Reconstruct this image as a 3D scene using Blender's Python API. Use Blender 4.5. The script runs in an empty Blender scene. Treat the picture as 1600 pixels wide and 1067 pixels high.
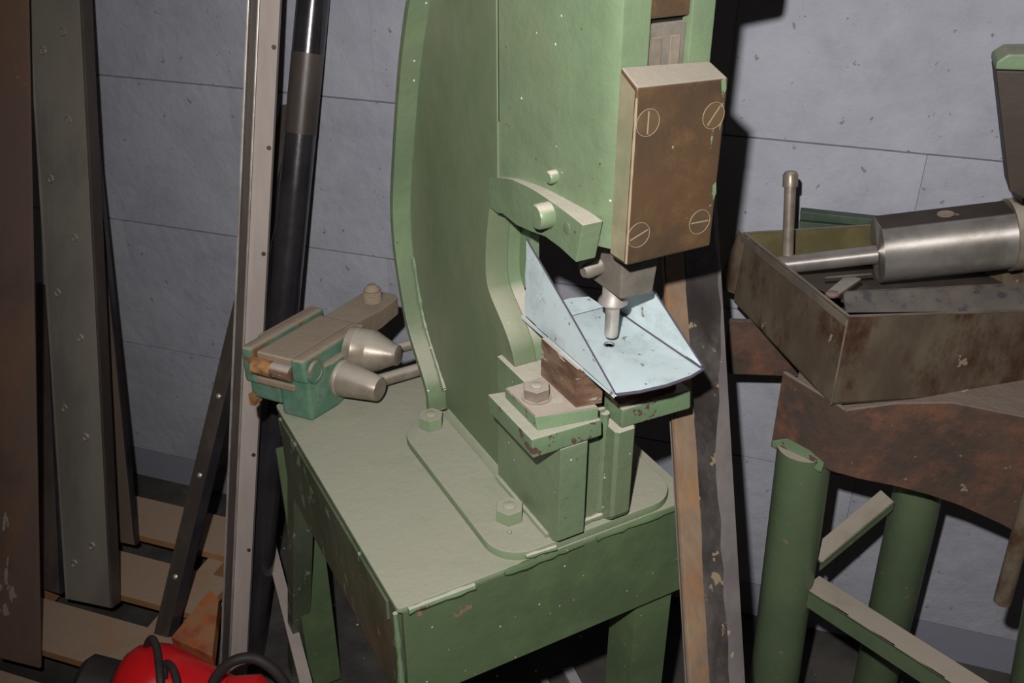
import bpy, bmesh, math, random
from mathutils import Vector, Matrix
random.seed(7)
SC = bpy.context.scene
COL = SC.collection

# ------------------------------------------------------------ camera, light, exposure
F_PX, PITCH, YAW = 1500.0, math.radians(29.7), math.radians(28.5)
CAM = Vector((0, 0, 1.55))
FW = Vector((math.sin(YAW)*math.cos(PITCH), math.cos(YAW)*math.cos(PITCH), -math.sin(PITCH)))
RT = Vector((math.cos(YAW), -math.sin(YAW), 0))
UP = RT.cross(FW)
cd = bpy.data.cameras.new('camera'); cam = bpy.data.objects.new('camera', cd); COL.objects.link(cam)
cd.sensor_fit = 'HORIZONTAL'; cd.sensor_width = 36.0; cd.lens = 36.0*F_PX/1600.0
cd.clip_start = 0.02
M3 = Matrix((RT, UP, -FW)).transposed()
cam.matrix_world = Matrix.Translation(CAM) @ M3.to_4x4()
SC.camera = cam

wd = bpy.data.worlds.new('world'); SC.world = wd; wd.use_nodes = True
wd.node_tree.nodes['Background'].inputs[0].default_value = (0.85, 0.66, 0.58, 1)
wd.node_tree.nodes['Background'].inputs[1].default_value = 0.034

# the photographer's flash: above and a little left of the lens
ld = bpy.data.lights.new('flash', 'SPOT'); fl = bpy.data.objects.new('flash', ld); COL.objects.link(fl)
FLP = CAM + UP*0.115 - RT*0.06 - FW*0.02
fl.location = FLP
tgt = CAM + FW*1.2 + RT*0.25 + UP*0.12
fl.rotation_euler = (tgt-FLP).to_track_quat('-Z', 'Y').to_euler()
ld.energy = 84; ld.color = (1.0, 0.975, 0.95); ld.shadow_soft_size = 0.012
ld.spot_size = math.radians(118); ld.spot_blend = 1.0

SC.view_settings.view_transform = 'Standard'; SC.view_settings.look = 'None'
SC.view_settings.exposure = 0.0; SC.view_settings.gamma = 1.0
try: SC.view_settings.use_curve_mapping = False
except Exception: pass

# ------------------------------------------------------------ helpers
def ray(px, py): return FW + RT*((px-800)/F_PX) - UP*((py-533.5)/F_PX)
def on(px, py, n, d):
    n = Vector(n); r = ray(px, py); return CAM + r*((d-CAM.dot(n))/r.dot(n))
def PZ(px, py, z): return on(px, py, (0, 0, 1), z)
def PX(px, py, x): return on(px, py, (1, 0, 0), x)
def PY(px, py, y): return on(px, py, (0, 1, 0), y)
WN = Vector((.7290, .6845, 0)).normalized()
WU = Vector((-WN.y, WN.x, 0))              # along the wall, to the left
def PW(px, py, d): return on(px, py, WN, d)
def wp(u, d, z): return WU*u + WN*d + Vector((0, 0, z))

def tagit(o, label, cat=None, group=None, kind=None):
    if label: o['label'] = label
    if cat: o['category'] = cat
    if group: o['group'] = group
    if kind: o['kind'] = kind
    return o
def thing(name, loc, label, cat, group=None):
    o = bpy.data.objects.new(name, None); COL.objects.link(o); o.location = loc
    o.empty_display_size = 0.02
    return tagit(o, label, cat, group)
def woff(o):
    v = Vector((0, 0, 0))
    while o: v += o.location; o = o.parent
    return v

class MB:
    def __init__(s): s.bm = bmesh.new()
    def prism(s, pts, vec):
        vec = Vector(vec); b = s.bm
        a = [b.verts.new(Vector(p)) for p in pts]; c = [b.verts.new(Vector(p)+vec) for p in pts]
        n = len(pts)
        b.faces.new(a); b.faces.new(c[::-1])
        for i in range(n): b.faces.new((a[i], c[i], c[(i+1) % n], a[(i+1) % n]))
        return s
    def loft(s, A, B):                       # two rings with the same count
        b = s.bm; a = [b.verts.new(Vector(p)) for p in A]; c = [b.verts.new(Vector(p)) for p in B]; n = len(A)
        b.faces.new(a); b.faces.new(c[::-1])
        for i in range(n): b.faces.new((a[i], c[i], c[(i+1) % n], a[(i+1) % n]))
        return s
    def box(s, x0, x1, y0, y1, z0, z1):
        return s.prism([(x0, y0, z0), (x1, y0, z0), (x1, y1, z0), (x0, y1, z0)], (0, 0, z1-z0))
    def lathe(s, p, ax, prof, n=24):          # prof [(t, r)]
        ax = Vector(ax).normalized(); p = Vector(p)
        u = ax.orthogonal().normalized(); w = ax.cross(u); b = s.bm; rings = []
        for t, r in prof:
            rings.append([b.verts.new(p+ax*t+(u*math.cos(k*2*math.pi/n)+w*math.sin(k*2*math.pi/n))*max(r, 1e-4)) for k in range(n)])
        for i in range(len(rings)-1):
            for k in range(n): b.faces.new((rings[i][k], rings[i][(k+1) % n], rings[i+1][(k+1) % n], rings[i+1][k]))
        b.faces.new(rings[0][::-1]); b.faces.new(rings[-1])
        return s
    def cyl(s, p0, p1, r, r1=None, n=24):
        p0 = Vector(p0); p1 = Vector(p1)
        return s.lathe(p0, p1-p0, [(0, r), ((p1-p0).length, r if r1 is None else r1)], n)
    def tube(s, path, r, n=10, closed=False):
        path = [Vector(p) for p in path]; b = s.bm; rings = []; up = None; m = len(path)
        for i, p in enumerate(path):
            if closed: t = path[(i+1) % m]-path[i-1]
            else: t = path[min(i+1, m-1)]-path[max(i-1, 0)]
            t.normalize()
            up = t.orthogonal().normalized() if up is None else (up-t*up.dot(t)).normalized()
            w = t.cross(up); rr = r[i] if isinstance(r, (list, tuple)) else r
            rings.append([b.verts.new(p+(up*math.cos(k*2*math.pi/n)+w*math.sin(k*2*math.pi/n))*rr) for k in range(n)])
        rng = range(m if closed else m-1)
        for i in rng:
            A, B = rings[i], rings[(i+1) % m]
            for k in range(n): b.faces.new((A[k], A[(k+1) % n], B[(k+1) % n], B[k]))
        if not closed: b.faces.new(rings[0][::-1]); b.faces.new(rings[-1])
        return s
    def hexa(s, p, ax, r, h, rot=0):
        ax = Vector(ax).normalized(); u = ax.orthogonal().normalized(); w = ax.cross(u); p = Vector(p)
        pts = [p+(u*math.cos(rot+k*math.pi/3)+w*math.sin(rot+k*math.pi/3))*r for k in range(6)]
        return s.prism(pts, ax*h)
    def ball(s, p, r, sc=(1, 1, 1), n=16):
        m = Matrix.Translation(Vector(p)) @ Matrix.Diagonal((r*sc[0], r*sc[1], r*sc[2], 1))
        bmesh.ops.create_uvsphere(s.bm, u_segments=n, v_segments=n//2+2, radius=1, matrix=m); return s
    def build(s, name, mat, parent=None, bevel=0, seg=2, smooth=True, label=None, ang=35, bump=None):
        b = s.bm
        bmesh.ops.recalc_face_normals(b, faces=b.faces)
        if bevel:
            es = [e for e in b.edges if len(e.link_faces) == 2 and e.calc_face_angle(0) > math.radians(ang)]
            bmesh.ops.bevel(b, geom=es, offset=bevel, segments=seg, profile=0.6, affect='EDGES', clamp_overlap=True)
        if bump:                                   # small hand-made unevenness
            from mathutils import noise
            for v in b.verts: v.co += noise.noise_vector(v.co*bump[1])*bump[0]
        off = woff(parent) if parent else Vector((0, 0, 0))
        if off.length: bmesh.ops.translate(b, verts=b.verts, vec=-off)
        me = bpy.data.meshes.new(name); b.to_mesh(me); b.free()
        if smooth:
            for p in me.polygons: p.use_smooth = True
            try: me.set_sharp_from_angle(angle=math.radians(38))
            except Exception: pass
        if mat: me.materials.append(mat)
        o = bpy.data.objects.new(name, me); COL.objects.link(o)
        if bevel and smooth:
            wn = o.modifiers.new('weighted_normal', 'WEIGHTED_NORMAL'); wn.keep_sharp = True; wn.weight = 60
        if parent: o.parent = parent
        if label: o['label'] = label
        return o

# ------------------------------------------------------------ materials
def _n(nt, t, **kw):
    n = nt.nodes.new(t)
    for k, v in kw.items(): setattr(n, k, v)
    return n
def lin(c):
    return tuple((x/12.92 if x <= .04045 else ((x+.055)/1.055)**2.4) for x in [q/255 for q in c])+(1,)
def material(name, base, var=None, var_scale=12, rough=.6, metal=0., chips=None, chip_amt=.0, chip_scale=45, dust=0., dust_col=(172, 165, 148),
             specks=0., bump=.15, bump_scale=60, stretch=(1, 1, 1), stains=None, stain_amt=.5, stain_scale=6, spec=.4, soft_dust=False):
    """base/var/chips/stains are sRGB triples; dust lies on faces that look up."""
    m = bpy.data.materials.new(name); m.use_nodes = True; nt = m.node_tree; L = nt.links
    bs = nt.nodes['Principled BSDF']
    tc = _n(nt, 'ShaderNodeTexCoord'); mp = _n(nt, 'ShaderNodeMapping'); mp.inputs['Scale'].default_value = stretch
    L.new(tc.outputs['Object'], mp.inputs[0]); V = mp.outputs[0]
    def noise(sc, det=5, rg=.6):
        n = _n(nt, 'ShaderNodeTexNoise'); n.inputs['Scale'].default_value = sc; n.inputs['Detail'].default_value = det
        n.inputs['Roughness'].default_value = rg; L.new(V, n.inputs['Vector']); return n.outputs['Fac']
    def ramp(src, a, b):
        r = _n(nt, 'ShaderNodeMapRange'); r.interpolation_type = 'SMOOTHSTEP'
        r.inputs['From Min'].default_value = a; r.inputs['From Max'].default_value = b; L.new(src, r.inputs['Value']); return r.outputs[0]
    def mix(fac, a, b):
        x = _n(nt, 'ShaderNodeMix', data_type='RGBA')
        if isinstance(fac, float): x.inputs[0].default_value = fac
        else: L.new(fac, x.inputs[0])
        for i, c in ((6, a), (7, b)):
            if isinstance(c, tuple): x.inputs[i].default_value = c
            else: L.new(c, x.inputs[i])
        return x.outputs[2]
    def mul(a, k):
        x = _n(nt, 'ShaderNodeMath', operation='MULTIPLY'); L.new(a, x.inputs[0])
        if isinstance(k, (int, float)): x.inputs[1].default_value = k
        else: L.new(k, x.inputs[1])
        return x.outputs[0]
    col = lin(base)
    if var: col = mix(ramp(noise(var_scale, 6), .35, .65), col, lin(var))
    if stains: col = mix(mul(ramp(noise(stain_scale, 8, .7), .45, .68), stain_amt), col, lin(stains))
    rg = None; mt = None
    if chips:
        f = ramp(noise(chip_scale, 4, .65), .66-chip_amt, .675-chip_amt); col = mix(f, col, lin(chips))
    if dust > 0:
        g = _n(nt, 'ShaderNodeNewGeometry'); sx = _n(nt, 'ShaderNodeSeparateXYZ'); L.new(g.outputs['Normal'], sx.inputs[0])
        up = ramp(sx.outputs['Z'], .30 if soft_dust else .45, .85)
        f = mul(mul(up, ramp(noise(9, 6, .6), .1, .5)), dust); dcol = mix(ramp(noise(700, 3), .3, .7), lin(dust_col), lin(tuple(int(q*.93) for q in dust_col)))
        col = mix(f, col, dcol)
        r_ = _n(nt, 'ShaderNodeMapRange'); L.new(f, r_.inputs['Value']); r_.inputs['To Min'].default_value = rough; r_.inputs['To Max'].default_value = .95; rg = r_.outputs[0]
        if metal > 0:
            q = _n(nt, 'ShaderNodeMapRange'); L.new(f, q.inputs['Value']); q.inputs['To Min'].default_value = metal; q.inputs['To Max'].default_value = 0; mt = q.outputs[0]
    if specks > 0:
        v = _n(nt, 'ShaderNodeTexVoronoi'); v.inputs['Scale'].default_value = specks; L.new(V, v.inputs['Vector'])
        sp = _n(nt, 'ShaderNodeMapRange'); sp.inputs['From Min'].default_value = .085; sp.inputs['From Max'].default_value = .05; L.new(v.outputs['Distance'], sp.inputs['Value'])
        sc = _n(nt, 'ShaderNodeSeparateColor'); L.new(v.outputs['Color'], sc.inputs[0])
        col = mix(mul(sp.outputs[0], ramp(sc.outputs[0], .50, .54)), col, lin((215, 215, 205)))
    if isinstance(col, tuple): bs.inputs['Base Color'].default_value = col
    else: L.new(col, bs.inputs['Base Color'])
    if rg is not None: L.new(rg, bs.inputs['Roughness'])
    else:
        r_ = _n(nt, 'ShaderNodeMapRange'); L.new(noise(25, 5), r_.inputs['Value']); r_.inputs['To Min'].default_value = max(rough-.12, .05); r_.inputs['To Max'].default_value = min(rough+.12, 1)
        L.new(r_.outputs[0], bs.inputs['Roughness'])
    if mt is not None: L.new(mt, bs.inputs['Metallic'])
    else: bs.inputs['Metallic'].default_value = metal
    bs.inputs['Specular IOR Level'].default_value = spec
    if bump:
        b = _n(nt, 'ShaderNodeBump'); b.inputs['Strength'].default_value = bump; b.inputs['Distance'].default_value = .004
        a = _n(nt, 'ShaderNodeMath', operation='ADD'); L.new(noise(bump_scale, 6, .6), a.inputs[0]); L.new(mul(noise(bump_scale*.15, 3), 2.0), a.inputs[1])
        L.new(a.outputs[0], b.inputs['Height']); L.new(b.outputs[0], bs.inputs['Normal'])
    return m

G1, G2 = (110, 128, 98), (100, 116, 90)
M = dict(
 wall=material('painted_block', (172, 174, 184), (160, 161, 172), 5, .75, bump=.8, bump_scale=30, chips=(132, 128, 130), chip_amt=-.005, chip_scale=44, stains=(134, 133, 142), stain_amt=.45, stain_scale=4),
 mortar=material('mortar', (140, 142, 155), rough=.9),
 floor=material('dark_concrete', (84, 80, 76), (60, 57, 55), 6, .85, bump=.3, specks=30),
 green=material('green_paint', G1, G2, 7, .42, dust=.85, dust_col=(196, 186, 172), chips=(96, 70, 58), chip_amt=-.025, chip_scale=70, specks=52, bump=.5, bump_scale=26, stains=(112, 120, 92), stain_amt=.6, stain_scale=4, spec=.5),
 green_dusty=material('green_paint_dulled', (98, 112, 84), (108, 118, 92), 5, .5, dust=.85, dust_col=(160, 160, 138), specks=48, bump=.2, bump_scale=26, stains=(134, 136, 112), stain_amt=.5, stain_scale=3, stretch=(1, 1, .6), spec=.45),
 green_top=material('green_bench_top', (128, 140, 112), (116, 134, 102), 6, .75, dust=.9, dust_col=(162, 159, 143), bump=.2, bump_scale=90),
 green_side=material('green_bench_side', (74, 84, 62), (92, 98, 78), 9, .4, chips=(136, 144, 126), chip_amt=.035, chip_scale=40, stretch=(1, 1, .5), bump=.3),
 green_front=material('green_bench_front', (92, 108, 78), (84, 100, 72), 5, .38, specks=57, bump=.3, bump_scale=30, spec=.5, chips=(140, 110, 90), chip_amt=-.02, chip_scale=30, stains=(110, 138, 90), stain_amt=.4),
 green_chip=material('chipped_green_paint', (112, 134, 102), (104, 124, 94), 10, .45, dust=.9, dust_col=(176, 172, 156), chips=(92, 70, 60), chip_amt=.055, chip_scale=38, bump=.25),
 green_tube=material('green_tube_paint', (84, 98, 74), (92, 108, 80), 6, .35, chips=(120, 112, 84), chip_amt=.0, chip_scale=50, dust=.95, dust_col=(170, 158, 144), bump=.15, spec=.5),
 brown=material('brown_steel', (92, 66, 54), (128, 104, 84), 22, .45, metal=.1, dust=.8, dust_col=(186, 176, 164), chips=(170, 164, 150), chip_amt=.05, chip_scale=30, stretch=(1, 1, 3), bump=.2),
 cap=material('cap_steel', (88, 68, 50), (74, 60, 48), 11, .42, metal=.15, dust=.6, dust_col=(190, 182, 168), stains=(108, 84, 58), stain_amt=.8, stain_scale=14, bump=.12, chips=(150, 138, 116), chip_amt=-.02, chip_scale=40),
 cap_edge=material('cap_screw_steel', (98, 78, 58), (84, 68, 52), 30, .5, metal=.15, bump=.1),
 cap_side=material('cap_side_steel', (150, 140, 116), (128, 120, 98), 16, .5, metal=.1, stains=(118, 130, 100), stain_amt=.6, stain_scale=9, bump=.1),
 slot=material('dusty_slot', (142, 126, 104), rough=.7, bump=0),
 steel=material('worn_steel', (162, 150, 136), (134, 122, 110), 25, .38, metal=.45, dust=.75, dust_col=(176, 168, 156), bump=.1),
 bright=material('bright_turned_steel', (206, 200, 194), (184, 176, 168), 14, .40, metal=.6, bump=.06, stains=(150, 140, 128), stain_amt=.4, stain_scale=14),
 dull=material('dull_cast_steel', (128, 120, 110), (108, 102, 94), 20, .6, metal=.3, dust=.8, dust_col=(166, 158, 148), bump=.25),
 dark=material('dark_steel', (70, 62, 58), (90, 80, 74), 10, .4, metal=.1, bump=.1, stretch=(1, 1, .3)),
 black=material('black_steel', (38, 36, 40), (52, 49, 52), 8, .22, metal=.0, bump=.05, spec=.9),
 sheet=material('pale_blue_sheet', (198, 212, 215), (188, 202, 206), 8, .35, stains=(150, 158, 156), stain_amt=.5, stain_scale=18, chips=(128, 126, 112), chip_amt=.02, chip_scale=60, bump=.04, spec=.5),
 sheet_edge=material('cut_sheet_edge', (88, 84, 98), rough=.35, metal=.2),
 jade=material('jade_green_paint', (78, 112, 92), (100, 128, 110), 22, .5, dust=1.0, dust_col=(158, 140, 122), chips=(120, 88, 64), chip_amt=.10, chip_scale=26, bump=.3, soft_dust=True),
 dusty=material('dust_coated_iron', (140, 122, 104), (124, 110, 92), 14, .8, dust=.9, dust_col=(160, 144, 126), bump=.3),
 tan=material('rusted_yellow_iron', (176, 132, 84), (120, 78, 52), 60, .8, bump=.5, bump_scale=120),
 board=material('pallet_board', (190, 138, 84), (170, 124, 84), 5, .9, dust=.9, dust_col=(176, 152, 132), bump=.25, stretch=(1, 1, 1)),
 orangewood=material('orange_painted_wood', (206, 112, 48), (176, 130, 90), 30, .75, stains=(170, 52, 34), stain_amt=.9, stain_scale=14, dust=.25, dust_col=(150, 124, 104)),
 rustbar=material('rusty_flat_bar', (112, 92, 84), (126, 98, 80), 7, .55, metal=.0, stains=(84, 72, 72), stain_amt=.6, chips=(158, 146, 134), chip_amt=.02, chip_scale=16, stretch=(1, 1, .25), bump=.1),
 channel=material('grey_steel_channel', (138, 132, 122), (124, 118, 110), 8, .45, metal=.1, stains=(96, 90, 86), stain_amt=.5, stretch=(1, 1, .2), bump=.08),
 brownbar=material('brown_steel_bar', (104, 90, 82), (118, 100, 86), 9, .55, metal=.0, stretch=(1, 1, .2), bump=.1),
 beige=material('dusty_aluminium', (184, 170, 162), (168, 156, 150), 10, .5, metal=.0, stretch=(1, 1, .1), bump=.04),
 plank_rust=material('rust_orange_edge', (146, 126, 104), (124, 104, 88), 16, .7, stains=(168, 118, 68), stain_amt=.6, stain_scale=14, stretch=(1, 1, .4), bump=.2),
 plank_dark=material('charcoal_coated_face', (50, 45, 44), (72, 67, 64), 9, .5, stains=(112, 106, 102), stain_amt=.75, stain_scale=5, chips=(150, 132, 108), chip_amt=.03, chip_scale=34, stretch=(1, 1, .7), bump=.15),
 plank_grey=material('grey_coated_face', (128, 120, 118), (108, 102, 102), 10, .6, chips=(170, 150, 126), chip_amt=-.02, chip_scale=30, bump=.12),
 tray=material('stained_tray_steel', (92, 79, 66), (114, 102, 86), 10, .42, metal=.1, stains=(70, 42, 30), stain_amt=.95, stain_scale=13, chips=(150, 138, 120), chip_amt=-.01, chip_scale=30, stretch=(1, 1, .6), bump=.08),
 tray_in=material('olive_tray_steel', (108, 100, 68), (92, 84, 56), 14, .5, metal=.0, bump=.1),
 tray_edge=material('tray_rim_steel', (164, 150, 134), (138, 128, 118), 20, .4, metal=.6, bump=.05),
 stand=material('rust_brown_plate', (88, 70, 60), (72, 60, 54), 8, .6, metal=.0, dust=.8, dust_col=(140, 126, 116), stains=(122, 82, 62), stain_amt=.8, stain_scale=14, bump=.5, chips=(134, 122, 112), chip_amt=-.02),
 anglebar=material('mottled_grey_bar', (122, 114, 106), (104, 98, 94), 20, .4, metal=.2, chips=(86, 84, 90), chip_amt=.07, chip_scale=40, bump=.08),
 red=material('red_plastic', (236, 34, 40), (226, 28, 34), 9, .3, bump=.03, spec=.5),
 rubber=material('black_rubber', (52, 46, 46), (64, 56, 54), 12, .6, bump=.05),
 void=material('dark_gap', (10, 9, 9), rough=.9, bump=0),
 bluewhite=material('pale_bar', (170, 164, 170), rough=.5, bump=.03),
 darkblock=material('dark_brown_block', (66, 55, 47), (54, 46, 40), 12, .6, bump=.15, chips=(128, 118, 106), chip_amt=-.02),
 mossy=material('moss_green_painted_iron', (84, 100, 80), (60, 74, 62), 14, .5, bump=.1),
)

m_ = M['turned'] = M['bright'].copy(); m_.name = 'turned_steel'; nt_ = m_.node_tree; bs_ = nt_.nodes['Principled BSDF']
tg_ = nt_.nodes.new('ShaderNodeTangent'); tg_.direction_type = 'RADIAL'; tg_.axis = 'Z'; nt_.links.new(tg_.outputs[0], bs_.inputs['Tangent'])
bs_.inputs['Anisotropic'].default_value = .95; bs_.inputs['Anisotropic Rotation'].default_value = .25; bs_.inputs['Metallic'].default_value = .75
for l_ in list(bs_.inputs['Roughness'].links): nt_.links.remove(l_)
bs_.inputs['Roughness'].default_value = .62

# ------------------------------------------------------------ setting: block wall, floor
WD = 1.60
wall = MB().prism([wp(-2.2, WD+.006, -.02), wp(2.6, WD+.006, -.02), wp(2.6, WD+.12, -.02), wp(-2.2, WD+.12, -.02)], (0, 0, 2.6)).build('wall_back', M['mortar'], smooth=False)
tagit(wall, 'pale blue grey painted concrete block wall behind the press', kind='structure')
blk = {}
CH, CL = .32, .64
for r in range(-1, 8):
    z0 = .734+(r-2)*CH
    if z0 < -.2: continue
    zb, zt = max(z0, 0)+.0012, z0+CH-.0012
    off = -.164+(0 if r % 2 == 0 else .32)
    k = -5
    while off+k*CL < 2.6:
        u0 = off+k*CL; k += 1
        if u0 < -2.2: continue
        key = round(zt-zb, 3)
        if key not in blk:
            h = zt-zb
            b = MB().prism([WU*.0001, WU*(CL-.0001), WU*(CL-.0001)+WN*.05, WU*.0001+WN*.05], (0, 0, h)).build('concrete_block', M['wall'], None, bevel=.0014, seg=2)
            blk[key] = b; o = b
        else:
            o = blk[key].copy(); COL.objects.link(o)
        o.parent = wall
        o.location = wp(u0, WD-.0005+random.uniform(-.0008, .0008), zb)
fl_ = MB().prism([wp(-2.2, -2.2, -.05), wp(2.6, -2.2, -.05), wp(2.6, WD+.1, -.05), wp(-2.2, WD+.1, -.05)], (0, 0, .05)).build('floor', M['floor'], smooth=False)
tagit(fl_, 'dark grey dirty concrete floor', kind='structure')
# ceiling far above (bounces a little light like the real room)
ce = MB().prism([wp(-2.2, -2.2, 2.58), wp(2.6, -2.2, 2.58), wp(2.6, WD+.1, 2.58), wp(-2.2, WD+.1, 2.58)], (0, 0, .05)).build('ceiling', M['mortar'], smooth=False)
tagit(ce, 'dim grey ceiling', kind='structure')

# ------------------------------------------------------------ green bench
BX0, BX1, BY0, BY1, BZ = .264, .684, .757, 1.235, .75
bench = thing('work_bench', (.47, 1.0, 0), 'green painted steel bench with dusty top carrying the press', 'bench')
def rrect(x0, x1, y0, y1, r, n=6):
    P = []
    for cx, cy, a0 in ((x1-r, y1-r, 0), (x0+r, y1-r, 90), (x0+r, y0+r, 180), (x1-r, y0+r, 270)):
        for i in range(n+1):
            a = math.radians(a0+90*i/n); P.append((cx+r*math.cos(a), cy+r*math.sin(a)))
    return P
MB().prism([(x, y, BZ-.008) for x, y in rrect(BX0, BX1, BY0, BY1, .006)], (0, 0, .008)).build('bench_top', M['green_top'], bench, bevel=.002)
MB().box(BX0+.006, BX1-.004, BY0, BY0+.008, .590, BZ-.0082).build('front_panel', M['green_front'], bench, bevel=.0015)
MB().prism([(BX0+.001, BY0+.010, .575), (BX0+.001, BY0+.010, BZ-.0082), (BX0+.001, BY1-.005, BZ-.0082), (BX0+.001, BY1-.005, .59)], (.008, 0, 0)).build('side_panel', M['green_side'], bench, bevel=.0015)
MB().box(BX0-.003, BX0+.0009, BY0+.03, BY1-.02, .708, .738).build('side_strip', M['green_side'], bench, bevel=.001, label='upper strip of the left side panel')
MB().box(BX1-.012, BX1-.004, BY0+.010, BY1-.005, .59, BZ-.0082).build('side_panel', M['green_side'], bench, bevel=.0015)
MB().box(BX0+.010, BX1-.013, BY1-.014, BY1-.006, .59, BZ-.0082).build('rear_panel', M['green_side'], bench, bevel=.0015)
# lumpy weld beads along the front edge
def weld(pts, r, name, parent, mat, amp=.35, step=.009):
    P = []
    pts = [Vector(p) for p in pts]
    for i in range(len(pts)-1):
        n = max(2, int((pts[i+1]-pts[i]).length/step))
        for j in range(n): P.append(pts[i].lerp(pts[i+1], j/n))
    P.append(pts[-1])
    R = [r*(1+amp*random.uniform(-1, 1)) for i in range(len(P))]
    return MB().tube(P, R, 8).build(name, mat, parent)
weld([(BX0+.012, BY0-.001, BZ-.006), (.36, BY0-.001, BZ-.007)], .0045, 'weld_bead', bench, M['green_chip'])
weld([(.40, BY0-.001, BZ-.005), (.51, BY0-.001, BZ-.005)], .0045, 'weld_bead', bench, M['green_front'])
weld([(.53, BY0-.001, BZ-.006), (.67, BY0-.001, BZ-.006)], .0035, 'weld_bead', bench, M['green_front'])
weld([(BX0-.001, BY0+.006, BZ-.01), (BX0, BY0+.006, BZ-.06), (BX0, BY0+.006, .60)], .004, 'weld_bead', bench, M['green_chip'])
def angle_leg(x, y, dx, dy, z1, w=.056, t=.005, sx=0, sy=0):
    A = [(x, y), (x+dx*w, y), (x+dx*w, y+dy*t), (x+dx*t, y+dy*t), (x+dx*t, y+dy*w), (x, y+dy*w)]
    top = [(p[0], p[1], z1) for p in A]; bot = [(p[0]+sx, p[1]+sy, 0.0) for p in A]
    return MB().loft(top, bot)
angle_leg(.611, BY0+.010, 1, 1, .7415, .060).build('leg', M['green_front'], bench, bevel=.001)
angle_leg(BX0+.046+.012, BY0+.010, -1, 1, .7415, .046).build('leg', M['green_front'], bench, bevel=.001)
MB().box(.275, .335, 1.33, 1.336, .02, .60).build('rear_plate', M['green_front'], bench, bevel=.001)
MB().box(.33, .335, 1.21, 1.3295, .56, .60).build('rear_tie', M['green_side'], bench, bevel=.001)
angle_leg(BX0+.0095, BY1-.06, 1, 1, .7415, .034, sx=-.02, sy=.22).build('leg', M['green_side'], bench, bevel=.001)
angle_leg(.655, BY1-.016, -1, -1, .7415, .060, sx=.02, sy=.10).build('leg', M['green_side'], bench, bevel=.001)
# low rail and dust sheet behind
a, b = PZ(410, 835, .18), PZ(470, 1075, .16)
d = (b-a).normalized(); s_ = Vector((-d.y, d.x, 0)).normalized()
MB().prism([a, b, b+s_*.022, a+s_*.022], (0, 0, -.022)).build('lower_rail', M['beige'], bench, bevel=.001, label='bare grey lower rail')

# ------------------------------------------------------------ the press
press = thing('fly_press', (.53, .92, .75), 'large green cast press with curved frame and brown steel cover plate', 'press')
# foot plate
FP = rrect(.397, .662, .7575, 1.078, .045, 8)
FP2 = []
for (x, y) in FP: FP2.append((x, y))
MB().prism([(x, y, .7502) for x, y in FP2], (0, 0, .0125)).build('foot_plate', M['green_top'], press, bevel=.0025)
# frame plate
J = [(1.077, .764), (1.078, .800), (1.111, .839), (1.135, .868), (1.151, .897), (1.168, .957), (1.175, 1.0), (1.174, 1.05), (1.158, 1.111), (1.137, 1.183), (1.111, 1.264), (1.075, 1.341), (1.03, 1.42), (.97, 1.50), (.90, 1.56)]
# smooth the back curve
def chaikin(P, n=2):
    for _ in range(n):
        Q = [P[0]]
        for i in range(len(P)-1):
            a, b = P[i], P[i+1]
            Q.append((a[0]*.75+b[0]*.25, a[1]*.75+b[1]*.25)); Q.append((a[0]*.25+b[0]*.75, a[1]*.25+b[1]*.75))
        Q.append(P[-1]); P = Q
    return P
JB = chaikin(J[1:], 2)
TH = chaikin([(.9293, 1.133), (.937, 1.10), (.942, 1.065), (.941, 1.035), (.930, 1.018), (.911, 1.004), (.888, .985), (.874, .968), (.868, .952)], 2)
def yz(px, py): p = PX(px, py, .475); return (p.y, p.z)
LIPB = [yz(*q) for q in ((900, 410), (875, 387), (852, 370), (830, 362), (807, 352), (785, 334))]
LIPT = [yz(*q) for q in ((911, 352), (883, 330), (856, 311), (840, 300), (822, 290), (800, 280), (780, 277), (763, 276))]
outl = [(1.077, .763)] + JB + [(.90, 1.62), (.88, 1.62), (.909, 1.50), (.909, 1.25), (.909, 1.20), (.9095, 1.135)] + TH + [(.868, .763)]
MB().prism([(.475, y, z) for y, z in outl], (.030, 0, 0)).build('frame_plate', M['green_dusty'], press, bevel=.0012, ang=50)
MB().prism([(.4748, y, z) for y, z in LIPT[::-1]+LIPB+[(.9100, 1.1335), (.930, 1.134)]], (.0235, 0, 0)).build('throat_lip', M['green'], press, bevel=.0015, ang=50)
MB().prism([(.4985, y, z) for y, z in [(LIPB[0][0]+.03, 1.1525)]+[(y, z+.0005) for y, z in LIPB[1:]]+[(.9100, 1.1335), (.955, 1.134), (.955, 1.1525)]], (.058, 0, 0)).build('throat_roof', M['green_dusty'], press, smooth=False)
# throat lining strip, dusty on its upward part
TI = TH; TO = [(y+.010, z-.002) for y, z in TH]
MB().prism([(.5052, y, z) for y, z in TI+[(.868, .9465), (.884, .9465)]+TO[::-1][3:]], (.0165, 0, 0)).build('throat_strip', M['green'], press)
MB().prism([(.522, y, z) for y, z in [(.925, 1.14), (.915, 1.10), (.914, 1.05), (.925, 1.02), (.98, 1.00), (.98, 1.14)]], (.012, 0, 0)).build('far_cheek', M['green'], press, bevel=.001)
MB().prism([(.5062, y, z) for y, z in [(.945, .765), (1.07, .765), (1.12, .86), (1.155, .96), (1.16, 1.05), (1.14, 1.13), (.95, 1.13), (.955, 1.04), (.945, 1.0), (.90, .96)]], (.0155, 0, 0)).build('far_plate', M['green_dusty'], press)
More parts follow.
